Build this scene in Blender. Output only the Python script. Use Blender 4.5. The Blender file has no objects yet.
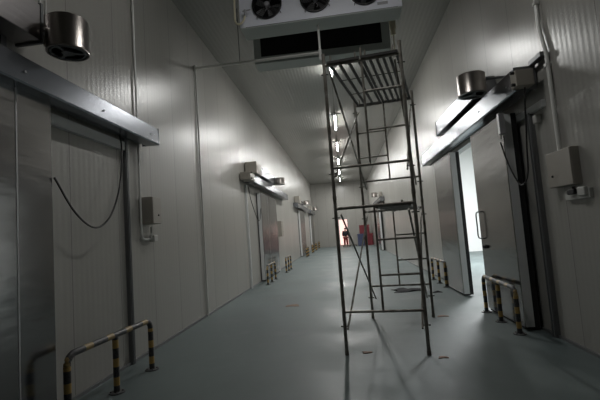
import bpy, bmesh, math, random
from mathutils import Vector, Matrix
random.seed(7)
S = bpy.context.scene
COL = S.collection
PI = math.pi
V = Vector

# ------------------------------------------------------------------ materials
def mat(name, col, rough=.5, metal=0., bump=None, spec=.5, emit=None, estr=0., aniso=0., var=None):
    m = bpy.data.materials.new(name); m.use_nodes = True
    nt = m.node_tree; b = nt.nodes['Principled BSDF']
    b.inputs['Base Color'].default_value = (*col, 1)
    b.inputs['Roughness'].default_value = rough
    b.inputs['Metallic'].default_value = metal
    b.inputs['Specular IOR Level'].default_value = spec
    if aniso: b.inputs['Anisotropic'].default_value = aniso
    if emit:
        b.inputs['Emission Color'].default_value = (*emit, 1)
        b.inputs['Emission Strength'].default_value = estr
    tc = nt.nodes.new('ShaderNodeTexCoord')
    if var:                                   # (scale xyz, amount, second colour)
        mp = nt.nodes.new('ShaderNodeMapping'); mp.inputs['Scale'].default_value = var[0]
        nz = nt.nodes.new('ShaderNodeTexNoise'); nz.inputs['Scale'].default_value = 1; nz.inputs['Detail'].default_value = 5
        nt.links.new(tc.outputs['Object'], mp.inputs[0]); nt.links.new(mp.outputs[0], nz.inputs['Vector'])
        rp = nt.nodes.new('ShaderNodeValToRGB')
        rp.color_ramp.elements[0].position = .5 - var[1]; rp.color_ramp.elements[1].position = .5 + var[1]
        rp.color_ramp.elements[0].color = (*col, 1); rp.color_ramp.elements[1].color = (*var[2], 1)
        nt.links.new(nz.outputs[0], rp.inputs[0]); nt.links.new(rp.outputs[0], b.inputs['Base Color'])
        if len(var) > 3:
            mr = nt.nodes.new('ShaderNodeMapRange')
            mr.inputs['To Min'].default_value = var[3]; mr.inputs['To Max'].default_value = var[4]
            mr.inputs['From Min'].default_value = .35; mr.inputs['From Max'].default_value = .65
            nt.links.new(nz.outputs[0], mr.inputs[0]); nt.links.new(mr.outputs[0], b.inputs['Roughness'])
    if bump:                                  # (scale xyz, strength, distance)
        mp = nt.nodes.new('ShaderNodeMapping'); mp.inputs['Scale'].default_value = bump[0]
        nz = nt.nodes.new('ShaderNodeTexNoise'); nz.inputs['Scale'].default_value = 1; nz.inputs['Detail'].default_value = 3
        bp = nt.nodes.new('ShaderNodeBump'); bp.inputs['Strength'].default_value = bump[1]; bp.inputs['Distance'].default_value = bump[2]
        nt.links.new(tc.outputs['Object'], mp.inputs[0]); nt.links.new(mp.outputs[0], nz.inputs['Vector'])
        nt.links.new(nz.outputs[0], bp.inputs['Height']); nt.links.new(bp.outputs[0], b.inputs['Normal'])
    return m

def panel_mat(name, col, axis, pitch, joint, rough, rib=.05, ribd=.0012, tint=None):
    """insulated sandwich panel: fine ribs along one axis, a joint every `joint` metres"""
    m = bpy.data.materials.new(name); m.use_nodes = True
    nt = m.node_tree; N = nt.nodes; L = nt.links; b = N['Principled BSDF']
    b.inputs['Roughness'].default_value = rough
    b.inputs['Specular IOR Level'].default_value = .5
    tc = N.new('ShaderNodeTexCoord'); sp = N.new('ShaderNodeSeparateXYZ'); L.new(tc.outputs['Object'], sp.inputs[0])
    ax = sp.outputs[axis]
    def M(op, a, bb=None, c=None):
        n = N.new('ShaderNodeMath'); n.operation = op
        for i, q in enumerate((a, bb, c)):
            if q is None: continue
            if isinstance(q, (int, float)): n.inputs[i].default_value = q
            else: L.new(q, n.inputs[i])
        return n.outputs[0]
    ribs = M('SINE', M('MULTIPLY', ax, 2*PI/pitch))
    fr = M('FRACT', M('DIVIDE', M('ADD', ax, 40.0), joint))
    d = M('MULTIPLY', M('ABSOLUTE', M('SUBTRACT', fr, .5)), joint)      # joint where d ~ joint/2
    gap = M('GREATER_THAN', d, joint/2 - .007)
    # slow waviness of sheet metal
    mp = N.new('ShaderNodeMapping'); sc = [.35, .35, .35]; sc[axis] = 3.0; mp.inputs['Scale'].default_value = sc
    nz = N.new('ShaderNodeTexNoise'); nz.inputs['Scale'].default_value = 1; nz.inputs['Detail'].default_value = 2
    L.new(tc.outputs['Object'], mp.inputs[0]); L.new(mp.outputs[0], nz.inputs['Vector'])
    h = M('ADD', M('MULTIPLY', ribs, ribd), M('MULTIPLY', gap, -.004))
    h = M('ADD', h, M('MULTIPLY', nz.outputs[0], .007))
    bp = N.new('ShaderNodeBump'); bp.inputs['Strength'].default_value = .5; bp.inputs['Distance'].default_value = 1.0
    L.new(h, bp.inputs['Height']); L.new(bp.outputs[0], b.inputs['Normal'])
    # per-panel tone
    idx = M('FLOOR', M('DIVIDE', M('ADD', ax, 40.0), joint))
    wn = N.new('ShaderNodeTexWhiteNoise'); wn.noise_dimensions = '1D'; L.new(idx, wn.inputs['W'])
    tone = M('MULTIPLY_ADD', wn.outputs[0], .10, .92)
    tone = M('MULTIPLY', tone, M('MULTIPLY_ADD', gap, -.45, 1.0))
    vm = N.new('ShaderNodeVectorMath'); vm.operation = 'SCALE'; vm.inputs[0].default_value = col
    L.new(tone, vm.inputs['Scale']); L.new(vm.outputs[0], b.inputs['Base Color'])
    return m

def stripe_mat(name, axis, period, c1, c2, duty=.5, off=0.):
    m = bpy.data.materials.new(name); m.use_nodes = True
    nt = m.node_tree; N = nt.nodes; L = nt.links; b = N['Principled BSDF']
    b.inputs['Roughness'].default_value = .38
    tc = N.new('ShaderNodeTexCoord'); sp = N.new('ShaderNodeSeparateXYZ'); L.new(tc.outputs['Object'], sp.inputs[0])
    a = N.new('ShaderNodeMath'); a.operation = 'MULTIPLY_ADD'; L.new(sp.outputs[axis], a.inputs[0]); a.inputs[1].default_value = 1/period; a.inputs[2].default_value = 10+off
    f = N.new('ShaderNodeMath'); f.operation = 'FRACT'; L.new(a.outputs[0], f.inputs[0])
    g = N.new('ShaderNodeMath'); g.operation = 'GREATER_THAN'; L.new(f.outputs[0], g.inputs[0]); g.inputs[1].default_value = duty
    nz = N.new('ShaderNodeTexNoise'); nz.inputs['Scale'].default_value = 30
    mx = N.new('ShaderNodeMix'); mx.data_type = 'RGBA'
    mx.inputs[6].default_value = (*c1, 1); mx.inputs[7].default_value = (*c2, 1)
    L.new(g.outputs[0], mx.inputs[0])
    mz = N.new('ShaderNodeMix'); mz.data_type = 'RGBA'; mz.inputs[7].default_value = (.16, .15, .14, 1)
    r = N.new('ShaderNodeMapRange'); r.inputs[1].default_value = .5; r.inputs[2].default_value = .62; r.inputs[4].default_value = .6
    L.new(nz.outputs[0], r.inputs[0]); L.new(r.outputs[0], mz.inputs[0]); L.new(mx.outputs[2], mz.inputs[6])
    L.new(mz.outputs[2], b.inputs['Base Color'])
    return m

WALLC = (.37, .362, .335)
M_wall = panel_mat('wall_panel', WALLC, 1, .096, .96, .31, ribd=.0007)
M_wallx = panel_mat('wall_panel_across', WALLC, 0, .096, .96, .28, ribd=.0007)
M_ceil = panel_mat('ceiling_panel', (.40, .395, .37), 0, .10, 20.0, .24, ribd=.0026)
M_room = mat('cold_room_panel', (.78, .79, .78), .5)
M_floor = mat('floor_coating', (.10, .128, .13), .42, var=((.9, .7, 1), .10, (.15, .182, .18), .42, .66), bump=((5, 5, 5), .12, .02))
M_steel = mat('stainless_sheet', (.27, .265, .26), .19, 1., bump=((.9, .9, 4), .4, .02), var=((2, 2, 14), .3, (.24, .235, .23)))
M_alu = mat('brushed_rail_cover', (.30, .315, .345), .26, 1., bump=((4, 1.2, 4), .2, .01))
M_duct = mat('drive_cover_sheet', (.42, .40, .40), .38, .9, bump=((4, 1, 14), .3, .01))
M_drum = mat('drum_metal', (.36, .33, .31), .28, 1., bump=((1, 1, 60), .3, .004))
M_trim = mat('aluminium_trim', (.45, .45, .46), .4, .6)
M_dtrim = mat('dull_trim', (.20, .205, .21), .45, .5)
M_edge = mat('leaf_edge', (.72, .73, .73), .5)
M_black = mat('black_rubber', (.012, .012, .013), .6)
M_dark = mat('coil_black', (.008, .008, .009), .8)
M_cable = mat('cable_black', (.012, .012, .012), .45)
M_pipe = mat('white_conduit', (.72, .72, .69), .4)
M_beige = mat('beige_hose', (.66, .61, .46), .5)
M_box = mat('beige_box', (.35, .325, .285), .45)
M_boxl = mat('pale_plastic', (.55, .55, .52), .45)
M_evap = mat('evaporator_paint', (.82, .84, .92), .4)
M_evapu = mat('evaporator_tray', (.46, .50, .48), .5)
M_fan = mat('fan_black', (.012, .012, .014), .35)
M_hub = mat('fan_hub_grey', (.42, .42, .45), .4, .3)
M_scaf = mat('scaffold_steel', (.33, .32, .285), .42, .35, var=((9, 9, 9), .18, (.17, .145, .12), .35, .6))
M_scafd = mat('scaffold_dark', (.045, .043, .04), .55, .4)
M_plank = mat('plank_dark', (.22, .20, .17), .7, .1, var=((9, 3, 9), .2, (.06, .055, .05)))
M_ty = stripe_mat('post_bands', 2, .20, (.022, .022, .025), (.46, .29, .07), .55, .15)
M_ry = stripe_mat('rail_bands', 1, .34, (.05, .05, .055), (.40, .28, .11), .66, .0)
M_base = mat('base_plate', (.10, .10, .10), .6)
M_lamp = mat('lamp_tube', (.9, .9, .9), .4, emit=(1.0, .995, .97), estr=58)
M_lampb = mat('lamp_body', (.55, .55, .55), .5)
M_red = mat('red_plastic', (.17, .02, .03), .45)
M_blue = mat('blue_plastic', (.06, .075, .15), .45)
M_glow = mat('daylight_glow', (.8, .6, .55), .9, emit=(1.0, .63, .56), estr=1.5)
M_card = mat('cardboard', (.22, .13, .09), .8, bump=((20, 20, 20), .4, .01))
M_cloth = mat('dark_rag', (.018, .018, .02), .9, bump=((25, 25, 25), .6, .01))
M_skin = mat('skin', (.35, .20, .15), .6)
M_jacket = mat('black_jacket', (.012, .013, .02), .8)
M_trous = mat('red_trousers', (.20, .018, .02), .8)
M_glass = mat('dark_display', (.02, .03, .035), .1)

# ------------------------------------------------------------------ geometry helpers
def box(bm, a, b, bevel=0.):
    a = V(a); b = V(b); c = (a+b)/2; s = b-a
    r = bmesh.ops.create_cube(bm, size=1., matrix=Matrix.Translation(c) @ Matrix.Diagonal((abs(s.x), abs(s.y), abs(s.z), 1)))
    if bevel:
        es = list({e for v in r['verts'] for e in v.link_edges})
        bmesh.ops.bevel(bm, geom=es, offset=bevel, segments=2, affect='EDGES', profile=.5)
def obox(bm, c, s, rz=0., rx=0.):
    bmesh.ops.create_cube(bm, size=1., matrix=Matrix.Translation(V(c)) @ Matrix.Rotation(rz, 4, 'Z') @ Matrix.Rotation(rx, 4, 'X') @ Matrix.Diagonal((*s, 1)))
def cyl(bm, p, q, r, seg=12, r2=None):
    p = V(p); q = V(q); d = q-p
    m = Matrix.Translation((p+q)/2) @ d.to_track_quat('Z', 'Y').to_matrix().to_4x4()
    bmesh.ops.create_cone(bm, cap_ends=True, segments=seg, radius1=r, radius2=r if r2 is None else r2, depth=d.length, matrix=m)
def tube(bm, pts, r, seg=8):
    """swept tube through points (Catmull-smoothed by the caller if needed)"""
    pts = [V(p) for p in pts]; rings = []
    up = V((.13, .31, .94)).normalized()
    for i, p in enumerate(pts):
        t = (pts[min(i+1, len(pts)-1)] - pts[max(i-1, 0)]).normalized()
        a = t.cross(up)
        if a.length < .05: a = t.cross(V((1, 0, 0)))
        a.normalize(); b = t.cross(a)
        rings.append([bm.verts.new(p + (a*math.cos(k*2*PI/seg) + b*math.sin(k*2*PI/seg))*r) for k in range(seg)])
    for i in range(len(rings)-1):
        for k in range(seg):
            bm.faces.new((rings[i][k], rings[i][(k+1) % seg], rings[i+1][(k+1) % seg], rings[i+1][k]))
    bm.faces.new(rings[0][::-1]); bm.faces.new(rings[-1])
def smooth(pts, n=8):
    pts = [V(p) for p in pts]; P = [2*pts[0]-pts[1]] + pts + [2*pts[-1]-pts[-2]]; out = []
    for i in range(1, len(P)-2):
        for k in range(n):
            t = k/n; a, b, c, d = P[i-1], P[i], P[i+1], P[i+2]
            out.append(.5*((2*b) + (c-a)*t + (2*a-5*b+4*c-d)*t*t + (3*b-a-3*c+d)*t**3))
    out.append(pts[-1]); return out
def lathe(bm, prof, c, axis='Z', seg=32, close=False):
    rings = []
    for (r, h) in prof:
        ring = []
        for k in range(seg):
            a = 2*PI*k/seg; x, y = r*math.cos(a), r*math.sin(a)
            ring.append(bm.verts.new(V(c) + (V((x, y, h)) if axis == 'Z' else V((x, -h, y)))))
        rings.append(ring)
    for i in range(len(rings)-1):
        for k in range(seg):
            bm.faces.new((rings[i][k], rings[i][(k+1) % seg], rings[i+1][(k+1) % seg], rings[i+1][k]))
    if close:
        for k in range(seg):
            bm.faces.new((rings[-1][k], rings[-1][(k+1) % seg], rings[0][(k+1) % seg], rings[0][k]))
    else:
        if prof[0][0] > 0: bm.faces.new(rings[0])
        if prof[-1][0] > 0: bm.faces.new(rings[-1])
def obj(name, fn, m, parent=None, shade=False):
    me = bpy.data.meshes.new(name); bm = bmesh.new(); fn(bm)
    bmesh.ops.recalc_face_normals(bm, faces=bm.faces)
    bm.to_mesh(me); bm.free()
    if shade:
        for p in me.polygons: p.use_smooth = True
        try: me.set_sharp_from_angle(angle=math.radians(38))
        except Exception: pass
    o = bpy.data.objects.new(name, me); COL.objects.link(o)
    o.data.materials.append(m)
    if parent: o.parent = parent
    return o
def objs(name, items, fn, m, parent=None, shade=False):
    return [obj(name, (lambda b, it=it: fn(b, it)), m, parent, shade) for it in items]
def tag(o, label, cat, group=None, kind=None):
    if label: o['label'] = label
    if cat: o['category'] = cat
    if group: o['group'] = group
    if kind: o['kind'] = kind
    return o
def thing(name, label, cat, loc=(0, 0, 0), rz=0, group=None):
    o = bpy.data.objects.new(name, None); COL.objects.link(o); o.empty_display_size = .1
    o.location = loc; o.rotation_euler = (0, 0, rz)
    return tag(o, label, cat, group)
def struct(name, fn, m, parent=None, label=None):
    o = obj(name, fn, m, parent)
    o['kind'] = 'structure'
    if label: o['label'] = label
    return o
def copy_tree(o, parent=None):
    kids = [c for c in ALL_KIDS(o)]
    c = o.copy(); COL.objects.link(c)
    if parent: c.parent = parent
    for k in kids: copy_tree(k, c)
    return c
def ALL_KIDS(o): return [c for c in bpy.data.objects if c.parent == o]

# ------------------------------------------------------------------ room shell
XL, XR, H, YF, YB = -3.01, 2.68, 6.35, 40.0, -5.0
OY0, OY1, OZ = 7.45, 10.25, 3.16           # opening in the right wall
struct('floor', lambda b: box(b, (XL-.15, YB-.15, -.2), (12.0, YF+.15, 0)), M_floor, label='grey green coated corridor floor')
struct('ceiling', lambda b: box(b, (XL-.15, YB-.15, H), (XR+.15, YF+.15, H+.15)), M_ceil, label='grey panelled corridor ceiling')
struct('wall_left', lambda b: box(b, (XL-.15, YB-.15, 0), (XL, YF+.15, H)), M_wall, label='left corridor wall of ribbed cold-room panels')
def wr(b):
    box(b, (XR, YB-.15, 0), (XR+.15, OY0, H)); box(b, (XR, OY1, 0), (XR+.15, YF+.15, H)); box(b, (XR, OY0, OZ), (XR+.15, OY1, H))
struct('wall_right', wr, M_wall, label='right corridor wall of ribbed cold-room panels')
DX0, DX1, DZ = -.45, .36, 2.6              # doorway in the far wall
def wf(b):
    box(b, (XL, YF, 0), (DX0, YF+.15, H)); box(b, (DX1, YF, 0), (XR, YF+.15, H)); box(b, (DX0, YF, DZ), (DX1, YF+.15, H))
struct('wall_far', wf, M_wallx, label='far end wall of the corridor')
struct('wall_back', lambda b: box(b, (XL, YB-.15, 0), (XR, YB, H)), M_wallx)
# the cold room seen through the open right door
struct('wall_cold_room', lambda b: (box(b, (XR+.15, 21.6, 0), (11.8, 21.75, 5.6)), box(b, (11.65, 4.4, 0), (11.8, 21.6, 5.6)), box(b, (XR+.15, 4.25, 0), (11.8, 4.4, 5.6))), M_room, label='white walls of the cold room beyond the open door')
struct('ceiling_cold_room', lambda b: box(b, (XR+.15, 4.25, 5.6), (11.8, 21.75, 5.7)), M_room)
# outside the far doorway: a glowing panel standing in for daylight, and the ground
tag(struct('glow_outside', lambda b: box(b, (-4.5, 44.0, -.2), (4.5, 44.2, 6)), M_glow, label='glowing panel standing in for daylight outside the far doorway'), None, None)
struct('floor_outside', lambda b: box(b, (-4.5, YF+.15, -.2), (4.5, 44, -.01)), M_base)
# trims
for n, (x0, x1) in enumerate(((XL, XL+.03), (XR-.03, XR))):
    struct('baseboard_' + ('left', 'right')[n], lambda b, x0=x0, x1=x1: [box(b, (x0, a, 0), (x1, c, .035)) for a, c in (((YB, YF),) if x0 < 0 else ((YB, OY0), (OY1, YF)))], M_dtrim)
def doorframe(b):
    box(b, (DX0-.06, YF-.03, 0), (DX0, YF, DZ+.06)); box(b, (DX1, YF-.03, 0), (DX1+.06, YF, DZ+.06)); box(b, (DX0, YF-.03, DZ), (DX1, YF, DZ+.06))
struct('trim_1', doorframe, M_trim, label='pale frame of the far doorway')
def openframe(b):
    box(b, (XR-.03, OY0-.08, 0), (XR, OY0, OZ+.06)); box(b, (XR-.03, OY1, 0), (XR, OY1+.08, OZ+.06)); box(b, (XR-.03, OY0, OZ), (XR, OY1, OZ+.08))
struct('trim_2', openframe, M_edge, label='pale frame around the open right doorway')
# vertical channel posts on the walls, from the rails to the floor
def post(y, x, s, z1, w=.075):
    def f(b):
        box(b, (x, y-w/2, 0), (x+s*.05, y+w/2, z1)); box(b, (x+s*.05, y-w/2+.015, 0), (x+s*.062, y-w/2+.03, z1)); box(b, (x+s*.05, y+w/2-.03, 0), (x+s*.062, y+w/2-.015, z1))
    return f
struct('trim_3', post(5.29, XL, 1, 3.2), M_dtrim, label='grey vertical channel below the near left rail')
struct('trim_4', post(5.70, XR, -1, 3.0, .11), M_dtrim, label='grey vertical channel beside the right control box')
struct('trim_5', post(12.35, XL, 1, 3.25), M_edge, label='pale vertical channel below the second left rail')
struct('trim_6', lambda b: box(b, (XL, 3.4, 2.93), (XL+.05, 5.28, 3.05)), M_edge, label='pale ledge strip under the near left rail')
struct('trim_7', lambda b: box(b, (XR-.05, 5.3, 2.98), (XR, 6.3, 3.07)), M_edge, label='pale ledge strip under the right rail')

# ------------------------------------------------------------------ sliding door leaves (structure)
def leaf(n, x, s, y0, y1, z1=3.12, label=None, edge_at='near', handle=None, seams=()):
    """x = outer face, s = direction away from the wall (+1 on the left wall)"""
    t = .13; xb = x - s*t
    o = struct('door_%d' % n, lambda b: box(b, (xb, y0, .05), (x, y1, z1), .006), M_steel, label=label)
    ye = y0
    obj('edge_trim', lambda b: box(b, (xb+s*.004, y0-.012, .05), (x-s*.012, y0, z1-.005)), M_edge, o)
    obj('edge_trim', lambda b: box(b, (xb+s*.004, y1, .05), (x-s*.012, y1+.012, z1-.005)), M_edge, o)
    obj('gasket', lambda b: (box(b, (xb-s*.075, y0+.0, .03), (xb, y0+.05, z1)), box(b, (xb-s*.075, y1-.05, .03), (xb, y1, z1)), box(b, (xb-s*.075, y0+.05, z1-.05), (xb, y1-.05, z1)), box(b, (xb-s*.03, y0+.05, .015), (x-s*.02, y1-.03, .05))), M_black, o)
    if seams:
        obj('seam_strip', lambda b: [box(b, (x, yy-.008, .06), (x+s*.004, yy+.008, z1-.02)) for yy in seams], M_trim, o)
    if handle:
        hy, hz0, hz1 = handle
        h = obj('handle', lambda b: tube(b, smooth([(x, hy, hz0), (x+s*.05, hy, hz0+.005), (x+s*.075, hy, hz0+.05), (x+s*.075, hy, (hz0+hz1)/2), (x+s*.075, hy, hz1-.05), (x+s*.05, hy, hz1-.005), (x, hy, hz1)], 5), .012), M_dtrim, o, True)
        obj('latch', lambda b: (box(b, (x, hy+.0-.16, hz0-.17), (x+s*.035, hy-.02, hz0-.11), .008), cyl(b, (x+s*.03, hy-.12, hz0-.14), (x+s*.06, hy-.12, hz0-.14), .02)), M_black, o, True)
    return o
leaf(1, -2.85, 1, 2.22, 3.68, 3.12, 'near left stainless sliding door leaf', seams=(3.24,))
leaf(2, -2.85, 1, .74, 2.20, 3.12, 'stainless sliding door leaf closest to the camera on the left')
leaf(3, -2.85, 1, 13.95, 15.55, 3.12, 'left half of the second stainless door on the left wall', seams=(15.2,))
leaf(4, -2.85, 1, 15.58, 17.2, 3.12, 'far half of the second stainless door on the left wall')
leaf(5, -2.85, 1, 26.8, 28.3, 3.12, 'near half of the third door on the left wall')
leaf(6, -2.85, 1, 28.33, 29.8, 3.12, 'far half of the third door on the left wall')
leaf(7, -2.85, 1, 35.6, 37.0, 3.12, 'near half of the last door on the left wall')
leaf(8, -2.85, 1, 37.03, 38.4, 3.12, 'far half of the last door on the left wall')
leaf(9, 2.42, -1, 6.06, 7.50, 3.12, 'open stainless leaf with handle on the right wall', handle=(7.40, 1.27, 1.74))
leaf(10, 2.42, -1, 8.98, 10.50, 3.12, 'farther stainless leaf of the open right doorway')
leaf(11, 2.42, -1, 27.6, 29.4, 3.12, 'small distant stainless door on the right wall')
# black kick plate strip and dark plate on the open leaf
# ------------------------------------------------------------------ rails with their drives
def rail(label, s, wallx, y0, y1, x_out, zb, zt, duct=None, drum=None, gear=None, big=None):
    """s=+1: on the left wall (projects towards +x)"""
    o = thing('door_rail', label, 'door rail', (wallx, y0, zb), 0, 'sliding door rails along the walls')
    W = lambda x, y, z: (x-wallx, y-y0, z-zb)
    def cover(b):
        # C-shaped cover: face, sloping top, short lower lip
        n = []
        prof = [(x_out-s*.20, zb), (x_out-s*.015, zb), (x_out, zb+.015), (x_out-s*.010, zt-.012), (x_out-s*.022, zt), (wallx+s*.02, zt+.0), (wallx+s*.02, zt-.02), (x_out-s*.045, zt-.02), (x_out-s*.03, zt-.03), (x_out-s*.012, zb+.02), (x_out-s*.20, zb+.012)]
        for y in (y0, y1): n.append([b.verts.new(W(px, y, pz)) for px, pz in prof])
        k = len(prof)
        for i in range(k): b.faces.new((n[0][i], n[0][(i+1) % k], n[1][(i+1) % k], n[1][i]))
        b.faces.new(n[0]); b.faces.new(n[1])
    obj('rail_cover', cover, M_alu, o)
    obj('guide_track', lambda b: (box(b, W(wallx+s*.0, y0+.03, zb+.04), W(wallx+s*.05, y1-.03, zt-.03)), box(b, W(wallx+s*.05, y0+.03, zb+.1), W(wallx+s*.09, y1-.03, zb+.14)), box(b, W(wallx+s*.06, y0+.2, zb+.0), W(wallx+s*.11, y1-.2, zb+.04))), M_dtrim, o)
    obj('end_cap', lambda b: box(b, W(wallx+s*.02, y0-.006, zb), W(x_out-s*.002, y0, zt)), M_dtrim if s < 0 else M_alu, o)
    obj('end_cap', lambda b: box(b, W(wallx+s*.02, y1, zb), W(x_out-s*.002, y1+.006, zt)), M_alu, o)
    if y0 < 10: objs('bolt', [y0+.25+(y1-y0-.5)*i/5 for i in range(6)], lambda b, y: cyl(b, W(x_out, y, (zb+zt)/2-.02), W(x_out+s*.008, y, (zb+zt)/2-.02), .012, 8), M_trim, o)
    if duct:
        a, c, xd, d0, d1 = duct
        obj('drive_cover', lambda b: box(b, W(wallx+s*.02, a, d0), W(xd, c, d1), .008), M_duct if s > 0 and y0 < 10 else M_alu, o)
        objs('drive_end', (c, a-.03), lambda b, y: box(b, W(wallx+s*.02, y, d0-.02), W(xd+s*.008, y+.03, d1+.02)), M_dtrim, o)
        objs('bracket', (a+.1, (a+c)/2, c-.2), lambda b, y: box(b, W(wallx+s*.02, y, zt), W(wallx+s*.06, y+.06, d0)), M_dtrim, o)
    if drum:
        cx, cy, cz, r, hh = drum
        d = obj('motor_drum', lambda b: lathe(b, [(r-.012, -hh/2+.03), (r-.012, -hh/2), (r, -hh/2), (r+.004, -hh/2+.012), (r, -hh/2+.02), (r, hh/2-.01), (r-.01, hh/2), (.03, hh/2+.01), (.0, hh/2+.01)], W(cx, cy, cz)), M_drum, o, True)
        def grille(b):
            lathe(b, [(r-.02, -hh/2+.015), (r-.03, -hh/2-.0), (r-.045, -hh/2), (r-.045, -hh/2+.015)], W(cx, cy, cz))
            c = V(W(cx, cy, cz-hh/2+.008)); cyl(b, c-V((0, 0, .01)), c+V((0, 0, .02)), .055, 20)
            for k in range(3):
                a = k*2*PI/3+.5
                obox(b, c+V((math.cos(a)*r*.5, math.sin(a)*r*.5, 0)), (r*.95, .03, .014), a)
        obj('bottom_spider', grille, M_dtrim, d)
        obj('drum_arm', lambda b: box(b, W(wallx+s*.02, cy-.03, cz+.07), W(cx, cy+.03, cz+.09)), M_dtrim, o)
    if gear:
        gx0, gx1, gy0, gy1, gz0, gz1 = gear
        g = obj('gear_box', lambda b: box(b, W(gx0, gy0, gz0), W(gx1, gy1, gz1), .01), M_box, o)
        objs('cable_gland', (gz0+.03, gz1-.025), lambda b, z: cyl(b, W(gx1 if s > 0 else gx0, gy0+.05+.0, z), W((gx1 if s > 0 else gx0)+s*.05, gy0+.05, z), .022, 10), M_black, g, True)
    if big:
        gx0, gx1, gy0, gy1, gz0, gz1 = big
        obj('motor_box', lambda b: box(b, W(gx0, gy0, gz0), W(gx1, gy1, gz1), .012), M_box, o)
    return o
rail('near left stainless door rail with a motor drum above it', 1, XL, -.6, 5.80, -2.71, 3.10, 3.36,
     duct=(-.4, 3.40, -2.72, 3.60, 3.96), drum=(-2.51, 3.49, 3.655, .185, .33))
rail('second rail along the left wall, with a box at its near end', 1, XL, 12.35, 20.1, -2.70, 3.31, 3.58,
     duct=(13.3, 16.2, -2.66, 3.66, 3.96), drum=(-2.50, 16.4, 3.80, .22, .28), gear=(-2.98, -2.66, 11.7, 12.3, 3.32, 3.55), big=(-2.98, -2.60, 12.4, 13.2, 3.60, 3.98))
rail('third rail along the left wall, far beyond the pink reflection', 1, XL, 24.6, 33.0, -2.70, 3.22, 3.50,
     duct=(27.0, 29.0, -2.75, 3.6, 3.8), drum=(-2.58, 29.3, 3.78, .22, .3), big=(-2.98, -2.66, 25.2, 26.3, 3.5, 3.95))
rail('last rail along the left wall, just before the end wall', 1, XL, 34.2, 39.6, -2.70, 3.24, 3.54,
     duct=(36.2, 37.6, -2.75, 3.6, 3.8), drum=(-2.58, 38.0, 3.78, .22, .3), big=(-2.98, -2.66, 34.8, 35.6, 3.5, 3.9))
rail('long stainless rail above the open right doorway', -1, XR, 5.42, 11.75, 2.38, 3.25, 3.565,
     duct=(6.75, 9.45, 2.32, 3.62, 3.92), drum=(2.13, 6.28, 3.67, .21, .32), gear=(2.33, 2.55, 5.24, 5.41, 3.26, 3.47))
rail('small distant rail on the right wall behind the scaffold', -1, XR, 25.5, 31.5, 2.38, 3.26, 3.50,
     drum=(2.2, 27.2, 3.78, .2, .3), big=(2.42, 2.62, 26.0, 26.5, 3.56, 3.86))

tag(obj('cable_tray', lambda b: box(b, (2.58, 5.10, 3.56), (2.66, 5.42, 3.62), .005), M_dtrim), 'short grey tray on the right wall between rail end and conduit', 'cable tray')
# ------------------------------------------------------------------ hanging cables
tag(obj('cable', lambda b: tube(b, smooth([(-2.83, 3.68, 2.33), (-2.80, 3.95, 1.98), (-2.80, 4.28, 1.83), (-2.82, 4.62, 1.98), (-2.86, 4.92, 2.4), (-2.9, 5.06, 2.9), (-2.92, 5.05, 3.14)], 8), .011), M_cable, None, True), 'black cable looping down beside the near left door', 'cable')
tag(obj('cable', lambda b: tube(b, smooth([(-2.93, 12.5, 3.2), (-2.90, 12.6, 2.8), (-2.86, 12.9, 2.4), (-2.84, 13.3, 2.12), (-2.86, 13.8, 2.3), (-2.9, 14.2, 3.2)], 8), .012), M_cable, None, True), 'black cable looping beside the second left door', 'cable')
tag(obj('cable', lambda b: tube(b, smooth([(2.34, 5.97, 2.69), (2.38, 5.95, 2.45), (2.42, 5.85, 2.18), (2.46, 5.74, 2.03), (2.50, 5.62, 2.15), (2.52, 5.60, 2.5), (2.50, 5.50, 2.8), (2.48, 5.42, 3.05), (2.45, 5.3, 3.25)], 8), .011), M_cable, None, True), 'black cable looping beside the open right leaf', 'cable')
j = thing('cable_box', 'small pale junction box on the near edge of the open right leaf', 'junction box', (2.36, 6.0, 2.78))
obj('body', lambda b: box(b, (-.02, -.06, .02), (.055, .02, .33), .008), M_trim, j)
obj('gland', lambda b: cyl(b, (.0, -.02, -.05), (.0, -.02, .02), .014), M_boxl, j, True)

# ------------------------------------------------------------------ control boxes and conduits
def ctrl(label, s, wx, y0, y1, z0, z1, d):
    o = thing('control_box', label, 'control box', (wx, y0, z0), 0, None)
    W = lambda x, y, z: (x*s, y, z)
    w = y1-y0; h = z1-z0
    obj('body', lambda b: box(b, W(0, 0, 0), W(d, w, h), .006), M_box, o)
    obj('lid', lambda b: box(b, W(d, .004, .004), W(d+.012, w-.004, h-.004), .005), M_box, o)
    obj('lock', lambda b: cyl(b, W(d+.012, w*.62 if s > 0 else w*.78, h*.32), W(d+.024, w*.62 if s > 0 else w*.78, h*.32), .013, 14), M_black, o, True)
    return o
ctrl('beige wall control box beside the near left door', 1, XL, 5.74, 6.02, 1.90, 2.31, .17)
ctrl('beige wall control box right of the open doorway', -1, XR, 4.74, 5.27, 1.92, 2.35, .09)
ctrl('small control box beyond the second left door', 1, XL, 18.0, 18.5, 1.5, 2.2, .2)
ctrl('small dark box on the left wall close to the end wall', 1, XL, 38.8, 39.3, 1.9, 2.6, .2)
f = thing('conduit', 'white conduit coming down the left wall to the control box', 'conduit', (XL+.03, 5.66, 1.70))
obj('pipe', lambda b: tube(b, [(0, 0, .03), (0, 0, H-1.75)], .016), M_pipe, f, True)
obj('elbow', lambda b: tube(b, smooth([(0, 0, .03), (0, .02, -.01), (.01, .08, -.03), (.02, .22, -.03)], 4), .018), M_pipe, f, True)
obj('switch_fitting', lambda b: (box(b, (-.0, .22, -.07), (.09, .34, .03), .01), cyl(b, (.05, .2, -.03), (.05, .2, .16), .012)), M_boxl, f)
f = thing('conduit', 'pale conduit coming down the right wall to the control box', 'conduit', (XR-.035, 5.06, 2.36))
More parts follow.
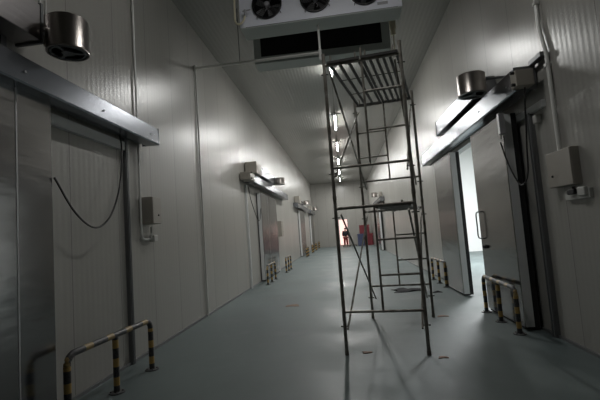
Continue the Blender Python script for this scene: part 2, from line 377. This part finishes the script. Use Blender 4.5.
obj('pipe', lambda b: tube(b, [(0, 0, 0), (0, .02, 1.2), (0, .12, 1.6), (0, .12, H-2.4)], .024), M_pipe, f, True)
objs('clip', ((.0, 1.05), (.09, 1.9)), lambda b, q: box(b, (-.03, q[0], q[1]), (.03, q[0]+.06, q[1]+.04)), M_pipe, f)
f = thing('conduit', 'two thin conduits rising from the end of the near left drive cover', 'conduit', (XL+.23, 3.47, 3.62))
objs('pipe', ((0, 0), (.0, .075)), lambda b, q: tube(b, [(q[0], q[1], 0), (q[0], q[1], H-3.62)], .013), M_pipe, f, True)
obj('sleeve', lambda b: (cyl(b, (0, 0, .0), (0, 0, .32), .022), cyl(b, (0, .075, 0), (0, .075, .32), .022), box(b, (-.02, -.02, .14), (.02, .10, .17))), M_drum, f, True)
f = thing('socket_bracket', 'pale switch bracket under the right control box', 'switch', (XR, 4.6, 1.75))
obj('plate', lambda b: (box(b, (-.04, -.02, .0), (0, .46, .11), .005), box(b, (-.08, .0, .03), (-.04, .14, .13), .01)), M_boxl, f)
obj('plug', lambda b: (box(b, (-.08, .2, .06), (-.04, .34, .12), .01), cyl(b, (-.05, .25, .1), (-.05, .25, .15), .015)), M_black, f)
f = thing('wall_clip', 'tiny white fitting on the right wall above the grey channel', 'fitting', (XR, 5.5, 2.86))
obj('body', lambda b: box(b, (-.07, -.05, -.05), (0, .05, .06), .008), M_boxl, f)
# pipe on the left wall and the drain pipe crossing to the evaporator
f = thing('drain_pipe', 'thin white pipe down the left wall, crossing to the ceiling unit', 'pipe', (XL+.03, 8.32, 0))
obj('wall_run', lambda b: tube(b, [(0, 0, .0), (0, 0, 5.41)], .02), M_pipe, f, True)
TX, TY = -.17, 7.12
obj('crossing_run', lambda b: tube(b, [(0, 0, 5.39), (TX-XL-.03, TY-8.32, 4.86)], .027), M_pipe, f, True)
obj('unit_drop', lambda b: tube(b, [(TX-XL-.03, TY-8.32, 4.72), (TX-XL-.03, TY-8.32, 5.38)], .022), M_pipe, f, True)
objs('tee', ((TX-XL-.03, TY-8.32, 4.79), (0, 0, 5.33)), lambda b, q: cyl(b, q, V(q)+V((0, 0, .13)), .031), M_pipe, f, True)
obj('hanger', lambda b: cyl(b, (1.13, -.48, 5.17), (1.13, -.48, H), .007, 6), M_black, f)

# ------------------------------------------------------------------ evaporators
def evap(label, y0, flip, zb=5.4, x0=-1.58, x1=1.32, fans=True):
    o = thing('evaporator_unit', label, 'evaporator', ((x0+x1)/2, y0, zb), 0, None)
    w = (x1-x0)/2; d = .44; h = .74
    if fans:
        cx = [-.93, -.05, .83]; r = .262; cz = .375
        def casing(b):
            # front sheet with three round holes
            seg = 32; xs = [-w, -.46, .445, w]
            for i in range(3):
                a, c = xs[i], xs[i+1]; ring = []; out = []
                for k in range(seg):
                    t = 2*PI*k/seg; ct, st = math.cos(t), math.sin(t)
                    ring.append(b.verts.new((cx[i]+r*ct, 0, cz+r*st)))
                    tx = ((c-cx[i]) if ct > 0 else (a-cx[i]))/ct if abs(ct) > 1e-6 else 1e9
                    tz = ((h-cz) if st > 0 else (0-cz))/st if abs(st) > 1e-6 else 1e9
                    m = min(tx, tz); out.append(b.verts.new((cx[i]+m*ct, 0, cz+m*st)))
                for k in range(seg):
                    b.faces.new((ring[k], ring[(k+1) % seg], out[(k+1) % seg], out[k]))
                for (px, pz) in ((a, 0), (c, 0), (c, h), (a, h)):    # corner triangles
                    near = sorted(out, key=lambda v: (v.co.x-px)**2+(v.co.z-pz)**2)[:2]
                    if min((v.co.x-px)**2+(v.co.z-pz)**2 for v in near) > 1e-8:
                        b.faces.new((near[0], near[1], b.verts.new((px, 0, pz))))
            box(b, (-w, .002, 0), (-w+.02, d, h)); box(b, (w-.02, .002, 0), (w, d, h)); box(b, (-w, .002, h-.02), (w, d, h))
        obj('casing', casing, M_evap, o)
        obj('drip_tray', lambda b: (box(b, (-w, .012, -.02), (w, d+.0, .0)),), M_evapu, o)
        obj('coil', lambda b: box(b, (-w+.03, .30, .02), (w-.03, .42, h-.03)), M_dark, o)
        for i in range(3):
            c = (cx[i], 0, cz)
            fn = obj('fan', lambda b: lathe(b, [(r-.012, -.10), (r-.012, .035), (r+.014, .035), (r+.014, .0), (r, -.10)], c, 'Y', 36, True), M_fan, o, True)
            def blades(b):
                for k in range(5):
                    a = k*2*PI/5+.4*i
                    q = []
                    for rr, aw, dy in ((.06, .28, .02), (.13, .30, .03), (.20, .27, .035), (.245, .2, .03)):
                        q.append([b.verts.new((c[0]+rr*math.cos(a-aw), .075-dy, c[2]+rr*math.sin(a-aw))), b.verts.new((c[0]+rr*math.cos(a+aw), .075+dy, c[2]+rr*math.sin(a+aw))),
                                  b.verts.new((c[0]+rr*math.cos(a+aw), .079+dy, c[2]+rr*math.sin(a+aw))), b.verts.new((c[0]+rr*math.cos(a-aw), .079-dy, c[2]+rr*math.sin(a-aw)))])
                    for u in range(3):
                        for e in range(4):
                            b.faces.new((q[u][e], q[u][(e+1) % 4], q[u+1][(e+1) % 4], q[u+1][e]))
                    b.faces.new(q[0]); b.faces.new(q[-1][::-1])
            obj('blades', blades, M_dtrim, fn)
            obj('hub', lambda b: lathe(b, [(.0, .055), (.035, .05), (.052, .03), (.052, -.06)], c, 'Y', 20), M_hub, fn, True)
            def guard(b):
                for rr in (.09, .125, .16, .195, .23, .255):
                    tube(b, [(c[0]+rr*math.cos(t*PI/18), -.045, c[2]+rr*math.sin(t*PI/18)) for t in range(37)], .0028, 4)
                for k in range(4):
                    a = PI/4+k*PI/2+.12
                    tube(b, [(c[0]+.05*math.cos(a), -.04, c[2]+.05*math.sin(a)), (c[0]+(r+.05)*math.cos(a), -.045, c[2]+(r+.05)*math.sin(a)), (c[0]+(r+.052)*math.cos(a), -.004, c[2]+(r+.052)*math.sin(a))], .007, 5)
            obj('guard', guard, M_fan, fn)
            obj('motor_wire', lambda b: tube(b, smooth([(c[0]+.01, -.03, c[2]-.05), (c[0]-.03, -.035, c[2]-.14), (c[0]+.0, -.03, c[2]-.10), (c[0]+.04, -.035, c[2]-.17), (c[0]+.02, -.03, c[2]-.2)], 5), .006, 5), M_hub, fn)
        obj('name_plate', lambda b: box(b, (w-.42, -.006, .07), (w-.24, -.001, .12)), M_hub, o)
    else:
        # the face towards the camera is the open coil intake inside a pale frame
        def fr(b):
            box(b, (-w, 0, 0), (-w+.15, d, h)); box(b, (w-.17, 0, 0), (w, d, h)); box(b, (-w+.15, 0, h-.06), (w-.17, d, h)); box(b, (-w+.15, 0, .0), (w-.17, .05, .13))
        obj('casing', fr, M_evapu, o)
        obj('drip_tray', lambda b: box(b, (-w, .004, -.02), (w, d, .0)), M_evapu, o)
        obj('coil', lambda b: (box(b, (-w+.15, .03, .14), (w-.17, .3, h-.06)), [box(b, (-w+.15+.2*k, .026, .14), (-w+.155+.2*k, .03, h-.06)) for k in range(1, 12)]), M_dark, o)
    objs('hanging_rod', [(sx, yy) for sx in (-1, 1) for yy in (.08, d-.08)], lambda b, q: cyl(b, (q[0]*(w-.1), q[1], h), (q[0]*(w-.1), q[1], H-zb), .008, 6), M_dtrim, o)
    return o
evap('white ceiling cooling unit with three black fans facing the camera', 6.87, False).rotation_euler = (0, 0, -.022)
evap('second ceiling cooling unit behind, showing its black coil side', 8.44, True, x0=-1.66, x1=1.31, fans=False)
f = thing('drain_hose', 'pale hose looping at the left end of the fan unit', 'hose', (-1.52, 6.8, 5.5))
obj('hose', lambda b: tube(b, smooth([(-.15, .05, .85), (-.13, .05, .5), (-.13, .03, .2), (-.12, 0, -.02), (-.05, -.02, -.09), (.03, -.01, -.03), (.07, .0, .10)], 7), .018), M_beige, f, True)
obj('valve', lambda b: (cyl(b, (.07, 0, .06), (.07, 0, .17), .026), cyl(b, (.02, 0, .15), (.17, 0, .17), .012)), M_hub, f, True)
f = thing('drop_cord', 'pale cable gland and cord hanging behind the right end of the fan unit', 'cord', (1.27, 7.75, 5.33))
obj('gland', lambda b: (box(b, (-.06, -.04, .12), (.06, .04, .32), .01), cyl(b, (0, 0, .0), (0, 0, .12), .045, 14, .05)), M_beige, f, True)
obj('cord', lambda b: (tube(b, [(0, 0, .02), (.005, .0, -.2), (.0, .0, -.42)], .01), tube(b, [(0, 0, .3), (0, 0, H-5.33)], .01)), M_beige, f, True)

# ------------------------------------------------------------------ ceiling lamps
# (centre, tubes in line)
LY = [(4.4, 1), (11.15, 1), (16.95, 2), (21.9, 2), (26.8, 2), (31.6, 2), (36.4, 2)]  # first one is out of view, added to brighten the fan unit's face
def make_lamp(n):
    o = thing('ceiling_lamp', '', 'lamp', (0, 0, 0), 0, 'tube lamps in a row down the ceiling')
    cs = [(k-(n-1)/2)*1.17 for k in range(n)]
    for c in cs:
        obj('tube', lambda b: cyl(b, (0, c-.56, 0), (0, c+.56, 0), .024, 12), M_lamp, o, True)
        obj('housing', lambda b: (box(b, (-.045, c-.58, .04), (.045, c+.58, .08)), box(b, (-.03, c-.58, -.03), (.03, c-.56, .05)), box(b, (-.03, c+.56, -.03), (.03, c+.58, .05))), M_lampb, o)
        obj('hanger', lambda b: cyl(b, (0, c, .08), (0, c, .17), .008, 6), M_dtrim, o)
    e = cs[0]-.66
    obj('cross_bracket', lambda b: (box(b, (-.24, e-.03, .0), (.24, e+.03, .03)), box(b, (-.01, e, .045), (.01, cs[0]-.57, .07)), cyl(b, (0, e, .02), (0, e, .17), .01, 6)), M_dtrim, o)
    return o
protos = {}
ordn = ['second', 'third', 'fourth', 'fifth']
names = ['unseen tube lamp added to light the front of the fan unit', 'tube lamp just below the black coil unit, nearest of the row behind it'] + [
    '%s tube lamp of the ceiling row, counted from the coil unit' % w_ for w_ in ordn] + ['farthest ceiling tube lamp, closest to the end wall']
for i, (y, n) in enumerate(LY):
    if n in protos: o = copy_tree(protos[n])
    else: o = protos[n] = make_lamp(n)
    o.location = (0, y, H-.17); o['label'] = names[i]
    ld = bpy.data.lights.new('tube_light', 'AREA'); ld.shape = 'RECTANGLE'; ld.size = .08; ld.size_y = 1.15*n
    ld.energy = (21 if i == 0 else 100 if i == 1 else 68*n); ld.color = (1.0, .995, .97)
    lo = bpy.data.objects.new('tube_light', ld); COL.objects.link(lo); lo.location = (0, y, H-.17-.04)
l0 = protos[1]
# the cold room lamp
o = copy_tree(l0); o.location = (6.5, 12, 5.6-.17); o['label'] = 'tube lamp on the cold room ceiling beyond the open door'; o['group'] = 'cold room lamps'
ld = bpy.data.lights.new('room_light', 'AREA'); ld.shape = 'RECTANGLE'; ld.size = 1.2; ld.size_y = 3; ld.energy = 1150; ld.color = (.97, .99, 1)
lo = bpy.data.objects.new('room_light', ld); COL.objects.link(lo); lo.location = (6.0, 15, 5.3)

# ------------------------------------------------------------------ striped barriers
def make_barrier():
    o = thing('barrier_rail', '', 'barrier', (0, 0, 0), 0, 'yellow and black striped barriers')
    L, hh, r, c = 1.46, .62, .033, .10
    def arc(yc, zc, a0, a1): return [(0, yc+c*math.cos(a0+(a1-a0)*k/6), zc+c*math.sin(a0+(a1-a0)*k/6)) for k in range(7)]
    obj('top_rail', lambda b: tube(b, arc(c, hh-c, PI, PI/2)+arc(L-c, hh-c, PI/2, 0), r, 12), M_ry, o, True)
    obj('post', lambda b: cyl(b, (0, 0, .012), (0, 0, hh-c), r, 14), M_ty, o, True)
    obj('post', lambda b: cyl(b, (0, L, .012), (0, L, hh-c), r, 14), M_ty, o, True)
    obj('post', lambda b: cyl(b, (0, L/2, .012), (0, L/2, hh-.02), r, 14), M_ty, o, True)
    for y in (0, L/2, L):
        obj('base_plate', lambda b: (cyl(b, (0, y, 0), (0, y, .012), .085, 18), [cyl(b, (.06*math.cos(k*PI/2+.6), y+.06*math.sin(k*PI/2+.6), .008), (.06*math.cos(k*PI/2+.6), y+.06*math.sin(k*PI/2+.6), .024), .01, 6) for k in range(4)]), M_base, o)
    return o
b0 = make_barrier()
BAR = [(-2.66, 3.57, .055, 'largest striped barrier, standing before the near left door'),
       (2.28, 5.91, .04, 'striped barrier in front of the open right leaf with the handle'),
       (2.41, 10.38, 0, 'striped barrier on the right beyond the scaffold legs'),
       (-2.58, 12.95, 0, 'striped barrier at the near end of the second left door'),
       (-2.50, 16.6, 0, 'striped barrier at the far end of the second left door'),
       (-2.52, 26.0, 0, 'striped barrier at the near end of the third left door'),
       (-2.52, 30.6, 0, 'striped barrier at the far end of the third left door'),
       (-2.52, 34.2, 0, 'striped barrier at the near end of the last left door'),
       (-2.52, 38.3, 0, 'striped barrier in the far left corner of the corridor')]
for i, (x, y, a, lb) in enumerate(BAR):
    o = b0 if i == 0 else copy_tree(b0)
    o.location = (x, y, 0); o.rotation_euler = (0, 0, -a); o['label'] = lb

# ------------------------------------------------------------------ scaffold tower
A, B_, C_, D_ = V((-.09, 5.30, 0)), V((.91, 5.16, 0)), V((1.40, 7.19, 0)), V((.385, 7.34, 0))
O = V((0, 0, 0))
sc = thing('scaffold_tower', 'two-storey steel scaffold tower standing in the corridor', 'scaffold', (A.x, A.y, 0))
def Z(p, z): return V((p.x-A.x, p.y-A.y, z))
def mix(p, q, t): return p+(q-p)*t
def frame(p, q, z0, zlow, ztop, zend, rungs, side, inner_top, label=None):
    """p,q = leg feet; an inner upright halfway and rungs on one side"""
    fo = obj('ladder_frame', lambda b: cyl(b, Z(p, zlow), Z(q, zlow), .017, 10), M_scaf, sc, True)
    obj('leg', lambda b: (cyl(b, Z(p, z0), Z(p, zend), .023, 14), cyl(b, Z(p, z0), Z(p, z0+.06), .027, 14)), M_scaf, fo, True)
    obj('leg', lambda b: (cyl(b, Z(q, z0), Z(q, zend), .023, 14), cyl(b, Z(q, z0), Z(q, z0+.06), .027, 14)), M_scaf, fo, True)
    obj('top_bar', lambda b: cyl(b, Z(p, ztop), Z(q, ztop), .021, 12), M_scaf, fo, True)
    m = mix(p, q, .5)
    obj('inner_upright', lambda b: cyl(b, Z(m, zlow), Z(m, inner_top), .015, 10), M_scaf, fo, True)
    e = q if side > 0 else p
    for z in rungs: obj('rung', lambda b, z=z: cyl(b, Z(m, z), Z(e, z), .0135, 8), M_scaf, fo, True)
    for pp in (p, q):
        objs('brace_pin', (z0+.36, ztop-.12), lambda b, z, pp=pp: cyl(b, Z(pp, z)+V((-.05, 0, 0)), Z(pp, z)+V((.05, 0, 0)), .009, 8), M_scafd, fo)
frame(A, B_, 0, .54, 1.88, 1.99, (.99, 1.44), 1, 1.88)
frame(D_, C_, 0, .56, 1.89, 1.99, (1.00, 1.44), 1, 1.89)
frame(A, B_, 1.99, 2.42, 3.83, 4.0, (2.88, 3.40), 1, 4.0)
frame(D_, C_, 1.99, 2.44, 3.85, 4.0, (2.88, 3.34), -1, 3.85)
def offs(p, q, o=.035):   # brace runs just outside the legs
    return V((o, 0, 0))
for (f0, r0, sx) in ((A, D_, .045), (B_, C_, -.045)):
    for (za, zb_) in ((.36, 1.77), (1.77, .36), (2.33, 3.72), (3.72, 2.33)):
        dx = V((sx*(1 if zb_ > za else 1.7), 0, 0))
        a, c = Z(f0, za)+dx, Z(r0, zb_)+dx; d = (c-a).normalized()*.05
        obj('cross_brace', lambda b: cyl(b, a-d, c+d, .0135, 8), M_scaf, sc, True)
# upper deck: two slatted steel decks hooked over the top bars
zt = 3.86
def deck(t0, t1, ts, name='slatted_deck'):
    e = V((0, 0, 0))
    a0, a1, c0, c1 = mix(A, B_, t0), mix(A, B_, t1), mix(D_, C_, t0), mix(D_, C_, t1)
    k = obj(name, lambda b: beam(b, Z(a0, zt), Z(a1, zt), .06, .035), M_scafd, sc)
    obj('end_rail', lambda b: beam(b, Z(c0, zt), Z(c1, zt), .06, .035), M_scafd, k)
    objs('slat', ts, lambda b, t: beam(b, Z(mix(A, B_, t), zt), Z(mix(D_, C_, t), zt), .035, .03), M_scafd, k)
    objs('cross_rod', (.33, .66), lambda b, u: cyl(b, Z(mix(a0, c0, u), zt-.008), Z(mix(a1, c1, u), zt-.008), .006, 6), M_scafd, k)
    objs('hook', (mix(a0, a1, .12), mix(a0, a1, .88), mix(c0, c1, .12), mix(c0, c1, .88)), lambda b, q: cyl(b, Z(q, zt), Z(q, zt+.10), .012, 8), M_scaf, k)
def beam(b, p, q, w, h):
    d = q-p; m = Matrix.Translation((p+q)/2) @ d.to_track_quat('X', 'Z').to_matrix().to_4x4() @ Matrix.Diagonal((d.length, w, h, 1))
    bmesh.ops.create_cube(b, size=1., matrix=m)
deck(.04, .475, (.065, .19, .32, .455))
deck(.495, .97, (.51, .60, .69, .775, .86, .955))
# lower solid deck hooked between the first frames
lk = obj('lower_deck', lambda b: beam(b, Z(mix(A, B_, .735), 1.872), Z(mix(D_, C_, .735), 1.882), .44, .03), M_plank, sc)
objs('deck_rim', (.53, .94), lambda b, t: beam(b, Z(mix(A, B_, t), 1.868), Z(mix(D_, C_, t), 1.878), .03, .05), M_scaf, lk)
objs('hook', ((A, B_, .62), (A, B_, .85), (D_, C_, .62), (D_, C_, .85)), lambda b, q: cyl(b, Z(mix(q[0], q[1], q[2]), 1.86), Z(mix(q[0], q[1], q[2]), 1.925), .014, 8), M_scaf, lk)

# ------------------------------------------------------------------ floor clutter and far end goods
def rag(name, label, x, y, sx, sy, sz, m, cat, seed):
    rnd = random.Random(seed)
    def f(b):
        n = 9; g = []
        ph = [rnd.random()*6 for _ in range(6)]
        for i in range(n):
            r = []
            for j in range(n):
                u, v = i/(n-1)*2-1, j/(n-1)*2-1
                e = max(0, 1-(u*u+v*v)*.62)
                k = 1+.22*math.sin(3*math.atan2(v, u)+ph[0])
                z = .006+sz*e*(.45+.3*math.sin(4*u+ph[1])*math.cos(5*v+ph[2])+.25*math.sin(7*u*v+ph[3]))
                r.append(b.verts.new((u*sx*k, v*sy*k, max(.004, z))))
            g.append(r)
        lo = [[b.verts.new((q.co.x, q.co.y, 0)) for q in r] for r in g]
        for i in range(n-1):
            for jj in range(n-1):
                b.faces.new((g[i][jj], g[i+1][jj], g[i+1][jj+1], g[i][jj+1])); b.faces.new((lo[i][jj], lo[i][jj+1], lo[i+1][jj+1], lo[i+1][jj]))
        for i in range(n-1):
            b.faces.new((g[i][0], lo[i][0], lo[i+1][0], g[i+1][0])); b.faces.new((g[i][-1], g[i+1][-1], lo[i+1][-1], lo[i][-1]))
            b.faces.new((g[0][i], g[0][i+1], lo[0][i+1], lo[0][i])); b.faces.new((g[-1][i], lo[-1][i], lo[-1][i+1], g[-1][i+1]))
    o = obj(name, f, m, None, True); o.location = (x, y, 0)
    return tag(o, label, cat)
rag('rag', 'dark crumpled rag on the floor just behind the scaffold', 1.45, 10.2, .34, .22, .09, M_cloth, 'rag', 3)
rag('cardboard_scrap', 'torn brown cardboard scrap on the open floor left of the scaffold', -1.27, 9.0, .13, .10, .015, M_card, 'cardboard', 5)
rag('cardboard_scrap', 'small dark scrap on the floor between the scaffold legs', .17, 5.36, .055, .035, .012, M_card, 'scrap', 8)
rag('cardboard_scrap', 'small dark scrap on the floor right of the front scaffold leg', 1.05, 5.05, .05, .03, .012, M_card, 'scrap', 9)
rag('cardboard_scrap', 'small dark scrap beside the rear right scaffold foot', 1.56, 7.22, .08, .04, .012, M_card, 'scrap', 11)
rag('cloth_scrap', 'dark scrap on the floor right behind the scaffold braces', 2.02, 9.7, .10, .06, .04, M_cloth, 'rag', 12)
def crate(name, label, x0, x1, y0, y1, z0, z1, m):
    o = obj(name, lambda b: (box(b, (0, 0, 0), (x1-x0, y1-y0, z1-z0-.05), .03), box(b, (-.02, -.02, z1-z0-.12), (x1-x0+.02, y1-y0+.02, z1-z0), .02), [box(b, ((x1-x0)*t-.03, -.025, .08), ((x1-x0)*t+.03, 0, z1-z0-.14)) for t in (.2, .5, .8)]), m)
    o.location = (x0, y0, z0); return tag(o, label, 'crate')
crate('storage_crate', 'red crate on top of the pile by the far end wall', 1.45, 2.35, 37.9, 38.8, 1.10, 1.92, M_red)
crate('storage_crate', 'red crate at the bottom right of the far pile', 1.86, 2.61, 37.8, 38.9, 0, 1.10, M_red)
crate('storage_crate', 'blue crate at the bottom left of the far pile', 1.22, 1.80, 37.8, 38.9, 0, 1.10, M_blue)
pl = thing('pallet', 'low dark pallet lying on the floor by the far doorway', 'pallet', (0.0, 37.8, 0))
obj('deck_boards', lambda b: [box(b, (-.2, .25*k, .10), (1.1, .25*k+.19, .13)) for k in range(6)], M_plank, pl)
obj('bearers', lambda b: [box(b, (x, 0, 0), (x+.1, 1.44, .10)) for x in (-.2, .4, 1.0)], M_plank, pl)

# ------------------------------------------------------------------ person standing in the far doorway
def skin(name, joints, edges, m, parent, sub=1, root=0):
    me = bpy.data.meshes.new(name)
    me.from_pydata([j[:3] for j in joints], edges, []); me.update()
    o = bpy.data.objects.new(name, me); COL.objects.link(o); o.data.materials.append(m)
    if parent: o.parent = parent
    md = o.modifiers.new('Skin', 'SKIN'); md.use_smooth_shade = True
    for i, j in enumerate(joints):
        me.skin_vertices[0].data[i].radius = (j[3], j[4] if len(j) > 4 else j[3]); me.skin_vertices[0].data[i].use_root = (i == root)
    s = o.modifiers.new('Subdivision', 'SUBSURF'); s.levels = sub; s.render_levels = sub
    return o
pr = thing('person', 'person in black jacket and red trousers standing in the far doorway', 'person', (.10, 39.6, 0))
body = skin('body', [(0, 0, .95, .14, .11), (0, 0, 1.15, .13, .10), (0, 0, 1.38, .17, .11), (0, 0, 1.50, .07), (0, -.01, 1.58, .065), (0, -.02, 1.66, .085, .10), (0, -.01, 1.73, .06, .08),
    (-.10, 0, .88, .10), (-.11, -.02, .50, .065), (-.12, 0, .10, .045), (-.13, -.13, .045, .04),
    (.10, 0, .88, .10), (.11, .02, .50, .065), (.12, .03, .10, .045), (.14, -.09, .045, .04),
    (-.20, 0, 1.42, .06), (-.26, .0, 1.14, .045), (-.23, -.10, .90, .035), (.20, 0, 1.42, .06), (.27, .0, 1.14, .045), (.24, -.10, .90, .035)],
    [(0, 1), (1, 2), (2, 3), (3, 4), (4, 5), (5, 6), (0, 7), (7, 8), (8, 9), (9, 10), (0, 11), (11, 12), (12, 13), (13, 14), (2, 15), (15, 16), (16, 17), (2, 18), (18, 19), (19, 20)], M_skin, pr, 2)
jk = skin('jacket', [(0, 0, .90, .21, .16), (0, 0, 1.15, .20, .15), (0, 0, 1.38, .23, .15), (0, 0, 1.50, .10), (-.215, 0, 1.42, .095), (-.26, 0, 1.14, .085), (-.232, -.09, .93, .065), (.215, 0, 1.42, .095), (.27, 0, 1.14, .085), (.242, -.09, .93, .065)],
    [(0, 1), (1, 2), (2, 3), (2, 4), (4, 5), (5, 6), (2, 7), (7, 8), (8, 9)], M_jacket, pr, 2)
tr = skin('trousers', [(0, 0, .94, .18, .14), (-.10, 0, .84, .13), (-.12, -.02, .50, .115), (-.13, 0, .08, .10), (.10, 0, .84, .13), (.12, .02, .50, .115), (.13, .03, .08, .10)],
    [(0, 1), (1, 2), (2, 3), (0, 4), (4, 5), (5, 6)], M_trous, pr, 2)
obj('hair', lambda b: bmesh.ops.create_icosphere(b, subdivisions=2, radius=.115, matrix=Matrix.Translation((0, .015, 1.70)) @ Matrix.Diagonal((.92, 1.0, .85, 1))), M_jacket, pr, True)
def hand(sx):
    def f(b):
        x, y, z = .24*sx, -.105, .86
        box(b, (x-.04*1, y-.015, z-.05), (x+.04, y+.015, z+.04), .01)
        for k, l in enumerate((.07, .08, .075, .06)):
            xx = x-.032+.021*k; tube(b, [(xx, y, z-.045), (xx, y-.008, z-.045-l*.55), (xx, y-.02, z-.045-l)], .009, 6)
        tube(b, [(x-.04*sx, y, z), (x-.062*sx, y-.012, z-.03), (x-.06*sx, y-.02, z-.06)], .010, 6)
    return f
obj('hand', hand(-1), M_skin, pr, True); obj('hand', hand(1), M_skin, pr, True)
obj('shoe', lambda b: (box(b, (-.18, -.19, 0), (-.08, .07, .08), .03),), M_black, pr, True)
obj('shoe', lambda b: (box(b, (.08, -.15, 0), (.18, .10, .08), .03),), M_black, pr, True)

# ------------------------------------------------------------------ world, camera, colour
w = bpy.data.worlds.new('World'); S.world = w; w.use_nodes = True
w.node_tree.nodes['Background'].inputs[0].default_value = (.5, .55, .6, 1)
w.node_tree.nodes['Background'].inputs[1].default_value = .05
cam = bpy.data.cameras.new('Camera'); co = bpy.data.objects.new('Camera', cam); COL.objects.link(co)
cam.sensor_width = 36; cam.lens = 24.0; cam.clip_end = 200; cam.clip_start = .05
yaw, pitch, roll = .1035945, .0818855, -.0731147
cy, sy, cp, sp = math.cos(yaw), math.sin(yaw), math.cos(pitch), math.sin(pitch)
F = V((-sy*cp, cy*cp, sp)); R = V((cy, sy, 0)); U = R.cross(F)
r = math.cos(roll)*R + math.sin(roll)*U; u = -math.sin(roll)*R + math.cos(roll)*U
m = Matrix((r, u, -F)).transposed().to_4x4(); m.translation = V((0, 0, 1.6)); co.matrix_world = m
S.camera = co
S.view_settings.view_transform = 'Standard'; S.view_settings.look = 'None'; S.view_settings.gamma = 1
S.view_settings.exposure = 0.0; S.view_settings.use_curve_mapping = False
